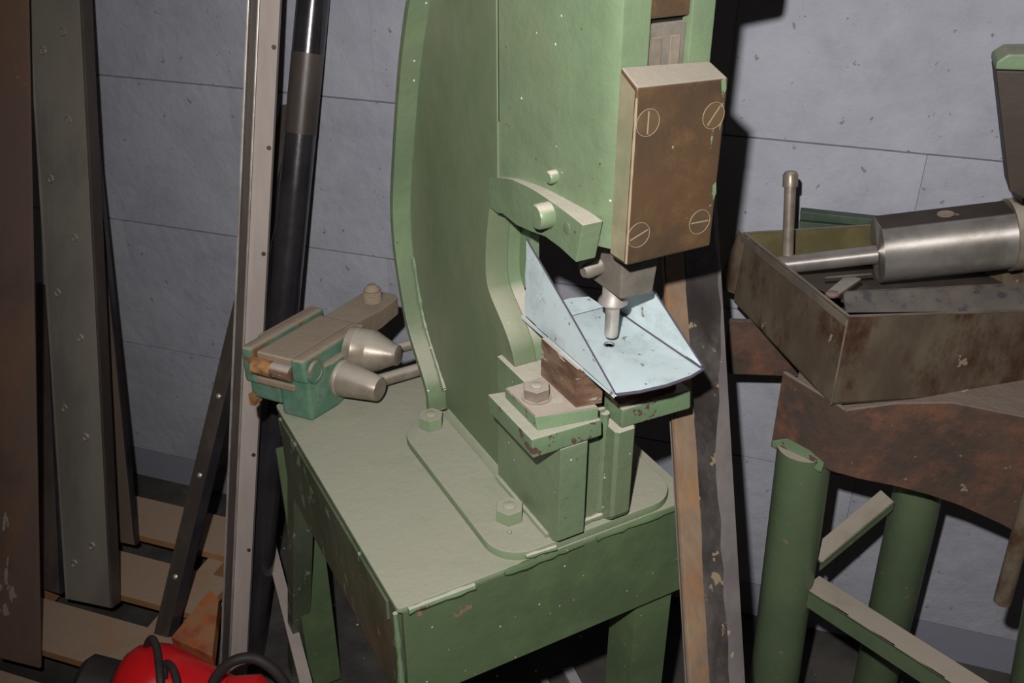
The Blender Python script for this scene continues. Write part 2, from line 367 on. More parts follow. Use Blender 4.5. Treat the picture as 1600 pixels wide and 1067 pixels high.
# flange bent round the back
def offs(P, d):
    Q = []
    for i, p in enumerate(P):
        a = P[max(i-1, 0)]; b = P[min(i+1, len(P)-1)]; t = Vector((b[0]-a[0], b[1]-a[1])).normalized()
        Q.append((p[0]+t.y*d, p[1]-t.x*d))
    return Q
JC = chaikin([(1.079, .7645)]+J[1:], 2)
JI, JO = offs(JC, .0006), offs(JC, .0115)
fb = MB()
A = [fb.bm.verts.new((.449, y, z)) for y, z in JI]; B = [fb.bm.verts.new((.60, y, z)) for y, z in JI]
C_ = [fb.bm.verts.new((.449, y, z)) for y, z in JO]; D = [fb.bm.verts.new((.60, y, z)) for y, z in JO]
n = len(JI)
for i in range(n-1):
    for q in ((A, B), (B, D), (D, C_), (C_, A)): fb.bm.faces.new((q[0][i], q[1][i], q[1][i+1], q[0][i+1]))
fb.bm.faces.new((A[0], C_[0], D[0], B[0])); fb.bm.faces.new((A[-1], B[-1], D[-1], C_[-1]))
fb.build('back_flange', M['green'], press, bevel=.0015, ang=60)
weld([(.474, y-.002, z) for y, z in JB[:20]], .004, 'weld_bead', press, M['green'], .3)
MB().prism([(.4755, .905, .7630), (.4665, .905, .7630), (.4755, .905, .774)], (0, .165, 0)).build('fillet_weld', M['green_top'], press, bevel=.003)
# head block with the guide slot
HP = [(.477, .909), (.4975, .745), (.5075, .728), (.5385, .728), (.5385, .742), (.5845, .742), (.5845, .728), (.6115, .728), (.622, .909)]
HZ0 = 1.153
MB().prism([(x, y, HZ0) for x, y in HP], (0, 0, .49)).build('head_block', M['green'], press, bevel=.002)
weld([(.4775, .909, 1.24), (.4775, .909, 1.62)], .0007, 'paint_seam', press, M['void'], .1)
ram = MB().box(.5395, .5835, .7345, .7415, 1.156, 1.3665)
ram.build('ram', M['dull'], press, bevel=.001)
for xx in (.545, .566):
    MB().box(xx, xx+.011, .7325, .7345, 1.30, 1.355).build('ram_land', M['steel'], press, bevel=.001, label='polished vertical land on the ram')
MB().box(.5395, .5835, .731, .7415, 1.3725, 1.62).build('gib_block', M['cap'], press, bevel=.0015, label='brown steel guide block above the gap')
MB().box(.5392, .5838, .7405, .742, 1.3665, 1.3725).build('guide_gap', M['void'], press, smooth=False, label='dark gap in the guide slot')
# cover plate: sloping top edge
CX0, CX1, CY0, CY1 = .5075, .6115, .700, .7278
cpts = [(CY0, 1.1465), (CY1, 1.1465), (CY1, 1.3345), (CY0, 1.3215)]
cap = MB().loft([(CX0, y, z) for y, z in cpts], [(CX1+.001, CY0, 1.1455), (CX1+.001, CY1, 1.1455), (CX1-.001, CY1, 1.3285), (CX1+.001, CY0, 1.3175)]).build('cover_plate', M['cap'], press, bevel=.0028, seg=3)
cap['label'] = 'brown stained steel cover plate with four slotted screws'
MB().loft([(CX0-.0002, CY0+.003, 1.150), (CX0-.0002, CY1-.001, 1.150), (CX0-.0002, CY1-.001, 1.330), (CX0-.0002, CY0+.003, 1.318)], [(CX0-.0006, CY0+.003, 1.150), (CX0-.0006, CY1-.001, 1.150), (CX0-.0006, CY1-.001, 1.330), (CX0-.0006, CY0+.003, 1.318)]).build('worn_side', M['cap_side'], cap, smooth=False, label='paler worn left side of the cover plate')
MB().tube([(CX0+.0006, CY0+.0006, 1.149+.0086*i) for i in range(20)], [.0009+.0006*random.random() for i in range(20)], 6).build('worn_edge', M['slot'], cap, label='bright worn corner edge')
for k, (x_, z0_, z1_, w_0) in enumerate(((.607, 1.300, 1.316, .0035), (.6075, 1.268, 1.292, .0022), (.599, 1.250, 1.276, .0014), (.6095, 1.196, 1.212, .0028))):
    sm = [(x_-w_0, CY0-.0002, z1_), (x_+w_0*.4, CY0-.0002, z1_+.003), (x_+w_0, CY0-.0002, (z0_+z1_)/2), (x_+w_0*.1, CY0-.0002, z0_), (x_-w_0*.6, CY0-.0002, (z0_+z1_)/2)]
    MB().prism(sm, (0, .0004, 0)).build('paint_smear', M['green_chip'], cap, smooth=False, label='thin green paint smear')
for (x, z, a) in ((.5220, 1.2880, 90), (.5985, 1.2838, 52), (.5205, 1.1768, 20), (.5949, 1.1758, -2)):
    s1 = MB()
    r = .0118
    # head disc split by its slot: two half discs standing a hair proud, ring groove round it
    ca, sa = math.cos(math.radians(a)), math.sin(math.radians(a))
    for sg in (-1, 1):
        P = []
        for k in range(17):
            t = math.asin(.08)+(math.pi-2*math.asin(.08))*k/16
            lx, lz = r*math.cos(t), sg*r*math.sin(t)
            P.append((x+lx*ca-lz*sa, CY0-.0006, z+lx*sa+lz*ca))
        s1.prism(P, (0, .0008, 0))
    sc_ = s1.build('slotted_screw', M['cap_edge'], cap, bevel=.0003)
    for_slot = MB(); hl = .0108
    for_slot.prism([(x+lx*ca-lz*sa, CY0-.0004, z+lx*sa+lz*ca) for lx, lz in ((-hl, -.0007), (hl, -.0007), (hl, .0007), (-hl, .0007))], (0, .0004, 0)).build('screw_slot', M['slot'], cap, smooth=False)
    rg = MB(); NR = 32
    rg.tube([(x+.0128*math.cos(k*2*math.pi/NR), CY0-.0001, z+.0128*math.sin(k*2*math.pi/NR)) for k in range(NR)], .00035, 6, closed=True)
    rg.build('screw_rim', M['slot'], cap)
MB().box(.6125, .715, .775, .90, 1.388, 1.62).build('head_flange', M['green'], press, bevel=.008)
# bosses on the side of the head and lip
MB().lathe(PX(868, 275, .490), (-1, -.10, .0), [(-.012, .0070), (.008, .0070), (.010, .0055)], 20).build('pivot_pin', M['green'], press)
MB().lathe(PX(858, 335, .475), (-1, 0, .0), [(-.002, .0140), (.014, .0135), (.0165, .012), (.0168, .002)], 24).build('round_boss', M['green'], press)
MB().lathe(PX(886, 357, .475), (-1, 0, .0), [(-.002, .0066), (.0006, .0066), (.0008, .006)], 20).build('plugged_hole', M['green_dusty'], press)
# punch holder, set screw and punch
PXC, PYC = .5530, .7815
hold = MB().loft([(.5370, .747, 1.081), (.5795, .747, 1.078), (.5795, .832, 1.078), (.5370, .832, 1.081)], [(.533, .744, 1.158), (.586, .744, 1.158), (.586, .838, 1.158), (.533, .838, 1.158)]).build('punch_holder', M['dull'], press, bevel=.0025)
MB().lathe((.538, .787, 1.104), (-1, -.1, -.05), [(0, .0088), (.020, .0086), (.025, .006)], 18).build('set_screw', M['dull'], press)
MB().lathe((.5515, PYC-.001, 1.082), (0, 0, -1), [(0, .0125), (.014, .0125), (.020, .0165), (.0225, .0165), (.0290, .0080), (.064, .0078), (.0655, .0070), (.066, .004)], 32).build('punch', M['bright'], press)
# posts
def post(x0, x1, ch):
    b = MB()
    prof = [(x0+ch, .7475), (x1, .7475), (x1, .90), (x0, .90), (x0, .7475+ch)]
    b.prism([(x, y, .7635) for x, y in prof], (0, 0, .143))
    return b
p1 = MB().prism([(.4685, .7475, .772), (.4685, .760, .7631), (.4685, .902, .7631), (.4685, .902, .950), (.4685, .833, .950), (.4685, .833, .907), (.4685, .7475, .907)], (.0365, 0, 0))
p1.build('post_plate', M['green'], press, bevel=.0015)
MB().prism([(.5445, .7475, .775), (.5445, .760, .7631), (.5445, .902, .7631), (.5445, .902, .945), (.5445, .842, .945), (.5445, .842, .907), (.5445, .7475, .907)], (.029, 0, 0)).build('post_plate', M['green'], press, bevel=.004, seg=1, smooth=False)
MB().box(.5052, .5443, .772, .782, .7631, .925).build('web_plate', M['green'], press, bevel=.001)
MB().box(.5052, .5443, .7822, .90, .925, .9495).build('saddle_block', M['green'], press, bevel=.001)
weld([(.507, .771, .775), (.507, .771, .92)], .004, 'weld_bead', press, M['green'], .25)
weld([(.5425, .771, .775), (.5425, .771, .92)], .005, 'weld_bead', press, M['green'], .25)
weld([(.50, .769, .766), (.55, .769, .766)], .005, 'weld_bead', press, M['green'], .3)
weld([(.43, .757, .757), (.47, .754, .757)], .0035, 'weld_bead', press, M['green'], .3)
weld([(.467, .768, .766), (.467, .90, .766)], .004, 'weld_bead', press, M['green_top'], .2)
# anvil ledges (left, right), chipped clamp plate, bolt, die block
MB().loft([(.4320, .7475, .9072), (.5215, .7435, .9110), (.5215, .832, .909), (.4320, .853, .9072)], [(.4295, .7465, .9345), (.5195, .7430, .9345), (.5195, .832, .9345), (.4295, .853, .9345)]).build('anvil_ledge', M['green_chip'], press, bevel=.003)
MB().loft([(.5505, .7480, .9085), (.6515, .7470, .9050), (.6515, .845, .9050), (.5505, .84, .9085)], [(.5505, .7475, .9345), (.6480, .7465, .9335), (.6480, .845, .9335), (.5505, .84, .9345)]).build('anvil_ledge', M['green_chip'], press, bevel=.003)
MB().prism([(.5480, .752, .9347), (.630, .752, .9347), (.630, .835, .9347), (.5480, .835, .9347)], (0, 0, .014)).build('clamp_plate', M['brown'], press, bevel=.0015)
MB().loft([(.4440, .7580, .9347), (.5160, .7460, .9347), (.5200, .833, .9347), (.4440, .835, .9347)], [(.4440, .7640, .9497), (.5160, .7455, .9497), (.5200, .833, .9497), (.4420, .833, .9497)]).build('clamp_plate', M['green_chip'], press, bevel=.0015)
MB().loft([(.4446, .7645, .9498), (.5155, .7462, .9498), (.519, .832, .9498), (.4426, .832, .9498)], [(.4450, .7651, .9506), (.5150, .7468, .9506), (.518, .831, .9506), (.4430, .831, .9506)]).build('clamp_face', M['brown'], press, label='dusty bare top face of the clamp plate')
def nut(c, r, h, parent, mat, rot=0, stud=True, name='hex_bolt', sr=.45):
    c = Vector(c); b = MB().hexa(c, (0, 0, 1), r, h, rot); o = b.build(name, mat, parent, bevel=.0014)
    if stud: MB().lathe(c+Vector((0, 0, h-.0008)), (0, 0, 1), [(0, r*sr), (.002, r*sr), (.003, r*sr*.8)], 16).build('bolt_end', mat, o)
    return o
nc = PZ(838, 620, .9506)
MB().lathe((nc.x, nc.y, .9506), (0, 0, 1), [(0, .0175), (.0015, .0175)], 24).build('washer', M['steel'], press)
nut((nc.x, nc.y, .9522), .0165, .0135, press, M['steel'], .3)
MB().loft([(.4925, .757, .9508), (.5235, .7505, .9508), (.560, .826, .9508), (.4925, .836, .9508)], [(.4925, .757, 1.0015), (.5235, .7505, 1.0015), (.560, .826, 1.0015), (.4925, .836, 1.0015)]).build('die_block', M['brown'], press, bevel=.001)
# foot bolts
for (px, py) in ((674, 664), (796, 808)):
    c = PZ(px, py, .7630); nut((c.x, c.y, .7628), .0185, .0185, press, M['green_top'], .25)
nut((.62, 1.03, .7628), .0185, .0185, press, M['green_top'], .1); nut((.62, .86, .7628), .0185, .0185, press, M['green_top'], .3)
c = PZ(796, 832, .763); MB().ball((c.x, c.y, .7635), .0030).build('paint_blob', M['green_top'], press)

# ------------------------------------------------------------ bent blue sheet on the die
sh = thing('bent_sheet', (.55, .79, 1.0035), 'pale blue bent sheet metal bracket with a punched hole lying on the die', 'sheet metal')
SZ, TK = 1.0045, .0014
def sheet_poly():
    b = MB(); bm = b.bm
    outer = [(.4995, .6895), (.5230, .6835), (.5560, .6800), (.5880, .6815), (.6095, .6870), (.6050, .84), (.5980, .8600), (.4995, .8600)]
    hole = [(.5502+.0052*math.cos(k*math.pi/8), .7810+.0052*math.sin(k*math.pi/8)) for k in range(16)]
    def ring(P, z): return [bm.verts.new((x, y, z)) for x, y in P]
    for z in (SZ, SZ-TK):
        o = ring(outer, z); h = ring(hole, z)
        es = [bm.edges.new((o[i], o[(i+1) % len(o)])) for i in range(len(o))]+[bm.edges.new((h[i], h[(i+1) % 16])) for i in range(16)]
        bmesh.ops.triangle_fill(bm, edges=es, use_beauty=True)
        if z == SZ: oa, ha = o, h
    for i in range(len(o)): bm.faces.new((oa[i], oa[(i+1) % len(o)], o[(i+1) % len(o)], o[i]))
    for i in range(16): bm.faces.new((ha[i], ha[(i+1) % 16], h[(i+1) % 16], h[i]))
    return b
sheet_poly().build('floor_panel', M['sheet'], sh, smooth=False)
# left wing (vertical, jagged back edge), right wing, back flap, hemmed lips
lw = [(.6890, SZ-.0015), (.8835, SZ+.004), (.8840, 1.030), (.8815, 1.045), (.8835, 1.062), (.8810, 1.085), (.8815, 1.107), (.8770, 1.1045), (.78, 1.054)]
MB().prism([(.4985, y, z) for y, z in lw], (-.0014, 0, 0)).build('left_wing', M['sheet'], sh, smooth=False)
rw0 = [(.6100, .6890, SZ), (.6060, .87, SZ), (.6060, .87, 1.098), (.6125, .785, 1.0535), (.6115, .70, 1.0105)]
MB().prism(rw0, (.0014, 0, 0)).build('right_wing', M['sheet'], sh, smooth=False)
MB().prism([(.5000, .8606, SZ+.0004), (.5965, .8606, SZ+.0004), (.5890, .886, SZ+.005), (.5660, .892, SZ+.006), (.5000, .888, SZ+.005)], (0, 0, -.0014)).build('rear_flap', M['sheet'], sh, smooth=False)
MB().tube([(.4988, .6895, SZ), (.5225, .6828, SZ), (.5560, .6790, SZ), (.5885, .6808, SZ), (.6105, .6868, SZ), (.6115, .72, SZ+.001)], .0018, 8).build('front_lip', M['sheet_edge'], sh, label='bare shiny front lip')
MB().tube([(.4975, .6895, SZ+.001), (.4975, .78, 1.0555), (.4975, .8815, 1.108)], .0011, 6).build('wing_edge', M['sheet_edge'], sh, label='cut edge of the left wing')
MB().tube([(.6120, .69, SZ+.002), (.6130, .785, 1.054), (.6070, .87, 1.0985)], .0011, 6).build('wing_edge', M['sheet_edge'], sh, label='cut edge of the right wing')
MB().tube([(.6092, .6900, SZ+.0006), (.6052, .80, SZ+.0006), (.6040, .858, SZ+.0006)], .0011, 6).build('fold_line', M['sheet_edge'], sh, label='dark inside fold beside the right wing')
MB().tube([(.5005, .8604, SZ+.0003), (.598, .8604, SZ+.0003)], .0005, 6).build('fold_line', M['sheet_edge'], sh)
MB().prism([(.4970, .690, SZ-.0040), (.4970, .890, SZ-.0040), (.4970, .890, SZ+.0010), (.4970, .690, SZ-.0015)], (-.0012, 0, 0)).build('lower_hem', M['sheet'], sh, bevel=.001, label='folded lower hem under the left wing')
RN = 20
MB().tube([(.5502+.0058*math.cos(k*2*math.pi/RN), .7810+.0058*math.sin(k*2*math.pi/RN), SZ+.0001) for k in range(RN)], .0006, 6, closed=True).build('hole_rim', M['sheet_edge'], sh)

# ------------------------------------------------------------ jade tool fixture on the bench corner
Q = Vector((.298, 1.162, .7505)); fu = Vector((-.614, .789, 0)); fv = Vector((.789, .614, 0)); fz = Vector((0, 0, 1))
def fq(v, u, z): return Q + fv*v + fu*u + fz*(z*(1.42-.42*min(max(v, 0)/.25, 1)))
def fr_(v, u, z): return Q + fv*v + fu*u + fz*z
fx = thing('tool_fixture', Q, 'dusty jade green machine fixture with two round cone noses on the bench corner', 'fixture')
def fprism(vu, z0, z1): return MB().loft([fq(v, u, z0) for v, u in vu], [fq(v, u, z1) for v, u in vu])
fprism([(0, 0), (0, .052), (.16, .052), (.17, -.010), (.05, -.012)], 0, .058).build('near_housing', M['jade'], fx, bevel=.006, seg=3)
fprism([(.004, .0535), (.004, .108), (.17, .108), (.17, .0535)], .010, .056).build('far_housing', M['jade'], fx, bevel=.005, seg=3)
MB().loft([fq(-.002, -.002, .045), fq(-.004, .024, .045), fq(-.004, .024, .073), fq(-.002, .002, .073)], [fq(.16, -.006, .045), fq(.16, .024, .045), fq(.16, .024, .073), fq(.16, .0, .073)]).build('top_rail', M['jade'], fx, bevel=.007, seg=3)
MB().loft([fq(-.002, .088, .030), fq(-.002, .112, .030), fq(-.002, .112, .073), fq(-.002, .092, .073)], [fq(.185, .088, .030), fq(.185, .112, .030), fq(.185, .112, .073), fq(.185, .092, .073)]).build('top_rail', M['jade'], fx, bevel=.007, seg=3)
fprism([(.002, .022), (.002, .088), (.165, .088), (.165, .022)], .050, .070).build('slide_cover', M['dusty'], fx, bevel=.006, seg=3, label='flat dust-covered slide between the rails')
MB().cyl(fq(-.003, .087, .055), fq(-.003, .055, .055), .0125, n=18).build('front_roller', M['tan'], fx, label='rusty yellow front roller')
MB().cyl(fq(-.003, .055, .055), fq(-.003, .023, .055), .0120, n=18).build('front_roller', M['brown'], fx, label='bare brown front roller')
fprism([(-.004, .022), (-.004, .088), (.004, .088), (.004, .022)], .034, .041).build('front_ledge', M['dusty'], fx, bevel=.002)
MB().loft([fq(.05, .108, .050), fq(.05, .122, .050), fq(.05, .122, .070), fq(.05, .108, .070)], [fq(.19, .108, .050), fq(.19, .122, .050), fq(.19, .122, .070), fq(.19, .108, .070)]).build('side_rail', M['dusty'], fx, bevel=.005)
MB().lathe(fq(.016, -.002, .056), -fu, [(0, .0175), (.005, .017), (.0055, .0115), (.0045, .011), (.0045, .003)], 28).build('pivot_disc', M['jade'], fx)
MB().prism([fq(.0, .102, -.012+.012), fq(.0, .112, .0), fq(.02, .112, .0), fq(.02, .102, 0)], (0, 0, .02)).build('corner_foot', M['tan'], fx, bevel=.002)
# slotted clamp lug with threaded stud
fprism([(.150, .024), (.150, .080), (.286, .078), (.296, .066), (.296, .022), (.286, .014), (.23, .014)], .036, .068).build('clamp_lug', M['dusty'], fx, bevel=.004)
MB().prism([fq(.215, .050, .0675), fq(.262, .050, .0675), fq(.262, .0535, .0675), fq(.215, .0535, .0675)], (0, 0, .0012)).build('lug_slot', M['void'], fx, smooth=False, label='narrow sawn slot')
MB().lathe(fq(.213, .052, .0675), fz, [(0, .005), (.0012, .005)], 16).build('lug_hole', M['void'], fx, label='dark hole at the end of the slot')
sp = [(0, .0148)]
for i in range(8): sp += [(.002+i*.0027, .0154), (.0033+i*.0027, .0136)]
sp += [(.025, .0140), (.032, .0075), (.033, .003)]
sc0 = PZ(583, 473, .8180)
MB().lathe(sc0, fz, sp, 22).build('threaded_stud', M['dusty'], fx)
# cone noses
k1 = fr_(.112, -.004, .066); a1 = (-fu*.95+fv*.10+fz*.02)
MB().lathe(k1, a1, [(0, .034), (.012, .035), (.014, .0335), (.034, .0335), (.036, .0330), (.070, .0165), (.077, .0155), (.079, .0125), (.079, .004)], 36).build('cone_nose', M['steel'], fx, label='upper bright cone nose')
k2 = fr_(.066, -.008, .042); a2 = (-fu*.93-fv*.02-fz*.03)
MB().lathe(k2, a2, [(0, .0275), (.006, .0285), (.009, .0260), (.012, .0270), (.050, .0215), (.070, .0185), (.0715, .0175), (.072, .005)], 36).build('cone_nose', M['steel'], fx, label='lower bright cone nose')
r1a, r1b = PZ(640, 545, .785), PZ(668, 538, .785)
MB().cyl(PZ(612, 547, .790), PZ(664, 533, .790), .0085).build('spindle_rod', M['steel'], fx)
MB().cyl(PZ(585, 597, .773), PZ(668, 573, .773), .0100).build('spindle_rod', M['steel'], fx)

# ------------------------------------------------------------ bars leaning on the wall at the left
PZT = .105          # top of the pallet boards
def lean(name, B0, B1, T0, T1, thick, mat, label, cat, lip=None, bevel=.0012, group=None, ext=1.25, lipd=.0):
    """flat bar: bottom corners B0,B1, upper corners T0,T1; goes on past them along its length"""
    B0, B1, T0, T1 = map(Vector, (B0, B1, T0, T1))
    k0 = WD-.012-lipd-max(thick, .006)
    T0 = B0+(T0-B0)*((k0-B0.dot(WN))/(T0-B0).dot(WN)); T1 = B1+(T1-B1)*((k0-B1.dot(WN))/(T1-B1).dot(WN))
    nrm = (T0-B0).cross(B1-B0).normalized()
    if nrm.dot(WN) < 0: nrm = -nrm
    t = thing(name, (B0+B1)/2, label, cat, group)
    return t, MB().loft([B0, B1, B1+nrm*thick, B0+nrm*thick], [T0, T1, T1+nrm*thick, T0+nrm*thick]), (B0, B1, T0, T1, nrm)
def onbar(fr, s, w):
    B0, B1, T0, T1, nrm = fr; return B0.lerp(B1, w).lerp(T0.lerp(T1, w), s)
# 1 wide rusty bar
t, b, fr = lean('flat_bar', PZ(0, 1028, PZT+.005), PZ(62, 1044, PZT+.005), PW(-24, 0, 1.36), PW(42, 0, 1.36), .006, M['rustbar'], 'wide rusty brown flat bar leaning at the far left edge', 'steel bar')
b.build('bar', M['rustbar'], t, bevel=.0012)
for s, w in ((.62, .6), (.33, .35), (.78, .25)):
    p = onbar(fr, s, w); MB().lathe(p-fr[4]*.0002, fr[4], [(0, .0035), (.001, .0035)], 12).build('drilled_hole', M['void'], t)
# 2 short dark bar behind it, its top end in view
sb = [PZ(60, 918, PZT+.005), PZ(93, 928, PZT+.005), PW(71, 447, WD-.016), PW(56, 443, WD-.016)]
t = thing('flat_bar', (sb[0]+sb[1])/2, 'short dark grey steel bar between the rusty bar and the dotted channel', 'steel bar')
MB().loft([sb[0], sb[1], sb[1]+WN*.006, sb[0]+WN*.006], [sb[3], sb[2], sb[2]+WN*.006, sb[3]+WN*.006]).build('bar', M['dark'], t, bevel=.001)
MB().loft([sb[1], sb[1]+RT*.005, sb[1]+RT*.005+WN*.012, sb[1]+WN*.012], [sb[2], sb[2]+RT*.005, sb[2]+RT*.005+WN*.012, sb[2]+WN*.012]).build('side_flange', M['black'], t)
# 3 grey channel with pressed dimples
t, b, fr = lean('steel_channel', PZ(106, 936, PZT+.005), PZ(172, 950, PZT+.005), PW(46, 0, 1.44), PW(124, 0, 1.44), .004, M['channel'], 'wide grey steel channel with two rows of dimples leaning on the wall', 'steel bar', lipd=.028)
b.build('web', M['channel'], t, bevel=.001)
for e0, e1, sg in ((fr[0], fr[2], -1), (fr[1], fr[3], 1)):
    MB().loft([e0, e0+RT*.005*sg, e0+RT*.005*sg+fr[4]*.028, e0+fr[4]*.028], [e1, e1+RT*.005*sg, e1+RT*.005*sg+fr[4]*.028, e1+fr[4]*.028]).build('flange', M['dark'] if sg > 0 else M['channel'], t, bevel=.001)
dm = None
for w, ys in ((.66, (.085, .235, .365, .49, .63, .73)), (.22, (.055, .27, .42, .56, .71))):
    for s in ys:
        for s2 in ((s, ) if w > .3 else (s,)):
            p = onbar(fr, s2*.98, w)
            b2 = MB().lathe(p+fr[4]*.0005, -fr[4], [(0, .0085), (.0020, .0080), (.0040, .0060), (.0012, .0042), (.0008, .001)], 16)
            b2.build('dimple', M['steel'], t)
# 4 brown bar
t, b, fr = lean('flat_bar', PZ(164, 842, PZT+.005), PZ(210, 852, PZT+.005), PW(104, 0, 1.545), PW(124, 0, 1.545), .004, M['brownbar'], 'dark brown tapering bar with small rivets just right of the dotted channel', 'steel bar')
b.build('bar', M['brownbar'], t, bevel=.001)
MB().loft([fr[1], fr[1]+RT*.004, fr[1]+RT*.004+fr[4]*.012, fr[1]+fr[4]*.012], [fr[3], fr[3]+RT*.004, fr[3]+RT*.004+fr[4]*.012, fr[3]+fr[4]*.012]).build('side_flange', M['black'], t)
for s in (.05, .14, .22, .32, .41): 
    p = onbar(fr, s, .45); MB().lathe(p+fr[4]*.001, -fr[4], [(0, .005), (.003, .0045), (.005, .002)], 10).build('rivet', M['brownbar'], t)
# 5 thin dark angle bar, leaning the other way
a, b_, c_, d_ = PZ(240, 990, PZT+.005), PZ(262, 996, PZT+.005), PW(418, 250, 1.53), PW(440, 250, 1.53)
t, b, fr = lean('angle_bar', a, b_, c_, d_, .004, M['black'], 'thin dark angle bar with bolts leaning steeply to the right', 'steel bar', ext=1.05)
b.build('flange', M['dark'], t, bevel=.001)
MB().loft([fr[1], fr[1]+RT*.012+fr[4]*.010, fr[1]+RT*.012+fr[4]*.013, fr[1]+fr[4]*.004], [fr[3], fr[3]+RT*.012+fr[4]*.010, fr[3]+RT*.012+fr[4]*.013, fr[3]+fr[4]*.004]).build('flange', M['black'], t, bevel=.0006)
for s in (.115, .31, .46, .63):
    p = onbar(fr, s, .55); MB().lathe(p+fr[4]*.001, -fr[4], [(0, .0055), (.003, .0055), (.005, .0035), (.006, .001)], 12).build('bolt', M['bright'], t)
# 6 long aluminium profile: bright edge, dark groove, white rib, dusty flange
def lean_prof(t, B, T, segs, ext=1.2):
    B = Vector(B); T = Vector(T); T = B+(T-B)*((WD-.06-B.dot(WN))/(T-B).dot(WN)); ax = (T-B).normalized(); wv = (RT-ax*RT.dot(ax)).normalized(); nv = ax.cross(wv)
    if nv.dot(WN) < 0: nv = -nv
    for nm, w0, w1, d0, d1, mat, lb in segs:
        P = [wv*w0+nv*d0, wv*w1+nv*d0, wv*w1+nv*d1, wv*w0+nv*d1]
        o = MB().loft([B+p for p in P], [T+p for p in P]).build(nm, mat, t, bevel=.0008)
        if lb: o['label'] = lb
    return B, ax, wv, nv, (T-B).length
Bp = PZ(343, 1060, .0); Tp = PW(386, 0, 1.38)
t = thing('metal_profile', Bp, 'long pale metal profile with bright edge and dusty flange standing beside the bench', 'metal profile')
B_, ax, wv, nv, LL = lean_prof(t, Bp, Tp, [('bright_lip', 0, .004, -.004, .016, M['bright'], 'shiny left lip'), ('groove', .0042, .0165, .006, .016, M['dark'], 'dark groove'), ('rib', .0167, .0200, -.002, .016, M['bright'], 'shiny middle rib'),
    ('inner_step', .0202, .030, .002, .016, M['beige'], None), ('dusty_flange', .0302, .052, .0, .014, M['beige'], 'wide dusty flange')])
for s in (.15, .25, .35, .44, .53, .61, .69, .77):
    p = B_+ax*LL*s+wv*.046; MB().lathe(p+nv*.0005, -nv, [(0, .0042), (.0012, .0038)], 10).build('rivet', M['dark'], t)
# 7 dark round tube
Bt = PZ(392, 1020, .0); Tt = PW(489, 0, 1.555)
t = thing('round_tube', Bt, 'black shiny round steel tube leaning on the wall behind the pale profile', 'tube')
Tt = Bt+(Tt-Bt)*((WD-.034-Bt.dot(WN))/(Tt-Bt).dot(WN))
MB().cyl(Bt, Tt, .0285, n=40).build('tube', M['black'], t)
MB().lathe(PW(477, 148, 1.0).lerp(PW(477, 148, 1.0), 0) if False else Bt+(Tt-Bt)*.80, (Tt-Bt), [(0, .0288), (.14, .0288), (.14, .0287)], 40).build('dull_band', M['dark'], t, label='duller brown band')

# ------------------------------------------------------------ pallet
pal = thing('pallet', wp(1.55, 1.15, 0), 'dusty wooden pallet on the floor under the leaning bars', 'pallet')
ux0, ux1 = 1.06, 1.80
for d0, d1 in ((1.310, 1.425), (1.142, 1.254), (.970, 1.084), (.79, .905)):
    e = random.uniform(-.01, .01)
    MB().prism([wp(ux0-.02+e, d0, PZT-.018), wp(ux1+e, d0, PZT-.018), wp(ux1+e, d1, PZT-.018), wp(ux0-.02+e, d1, PZT-.018)], (0, 0, .018)).build('board', M['board'], pal, bevel=.0015)
for u in (1.10, 1.42, 1.74):
    MB().prism([wp(u, .79, PZT-.075), wp(u+.04, .79, PZT-.075), wp(u+.04, 1.42, PZT-.075), wp(u, 1.42, PZT-.075)], (0, 0, .0565)).build('bearer', M['board'], pal, bevel=.002)
for d0, d1 in ((1.215, 1.29), (.80, .90)):
    MB().prism([wp(ux0-.02, d0, 0), wp(ux1, d0, 0), wp(ux1, d1, 0), wp(ux0-.02, d1, 0)], (0, 0, .029)).build('base_board', M['board'], pal, bevel=.0015)
# orange painted block
pa, pb, pc = PZ(300, 985, .125), PZ(352, 950, .125), PZ(340, 1040, .06)
ob = MB().prism([PZ(272, 1015, .1056), PZ(332, 940, .1056), PZ(346, 955, .1056), PZ(336, 1045, .1056)], (0, 0, .034)).build('wood_block', M['orangewood'], bevel=.002)
tagit(ob, 'wood offcut with orange and red paint at the pallet end beside the pale profile', 'wood block')

# ------------------------------------------------------------ red power tool with cable at the bottom edge
rp = PZ(250, 1075, .17)
rt_ = thing('power_tool', (rp.x, rp.y, 0), 'red plastic tool housing with black cable loops at the bottom left edge', 'power tool')
R0 = PZ(278, 1066, .186)
MB().lathe(R0-RT*.105+Vector((0, 0, .01)), RT*.9-Vector((0, .1, .25)), [(0, .030), (.004, .046), (.018, .062), (.045, .074), (.075, .078), (.11, .070), (.19, .052), (.26, .050)], 40).build('housing', M['red'], rt_)
MB().lathe(R0-RT*.175+Vector((0, 0, .0)), RT*.9-Vector((0, .1, .25)), [(0, .040), (.010, .052), (.06, .052), (.075, .040)], 36).build('rubber_collar', M['rubber'], rt_)
def arc(pts, n=10):
    P = [Vector(p) for p in pts]; Q = []
    for i in range(len(P)-1):
        p0 = P[max(i-1, 0)]; p1 = P[i]; p2 = P[i+1]; p3 = P[min(i+2, len(P)-1)]
        for j in range(n):
            t = j/n; Q.append(.5*((2*p1)+(-p0+p2)*t+(2*p0-5*p1+4*p2-p3)*t*t+(-p0+3*p1-3*p2+p3)*t**3))
    Q.append(P[-1]); return Q
MB().tube(arc([PZ(254, 1100, .24), PZ(250, 1060, .27), PZ(245, 1015, .28), PZ(237, 998, .28), PZ(229, 1012, .24), PZ(228, 1040, .20)]), .0068, 10).build('cable', M['rubber'], rt_)
MB().tube(arc([PZ(282, 1110, .24), PZ(276, 1065, .26), PZ(268, 1042, .265), PZ(258, 1038, .26), PZ(256, 1060, .24)]), .0068, 10).build('cable', M['rubber'], rt_)
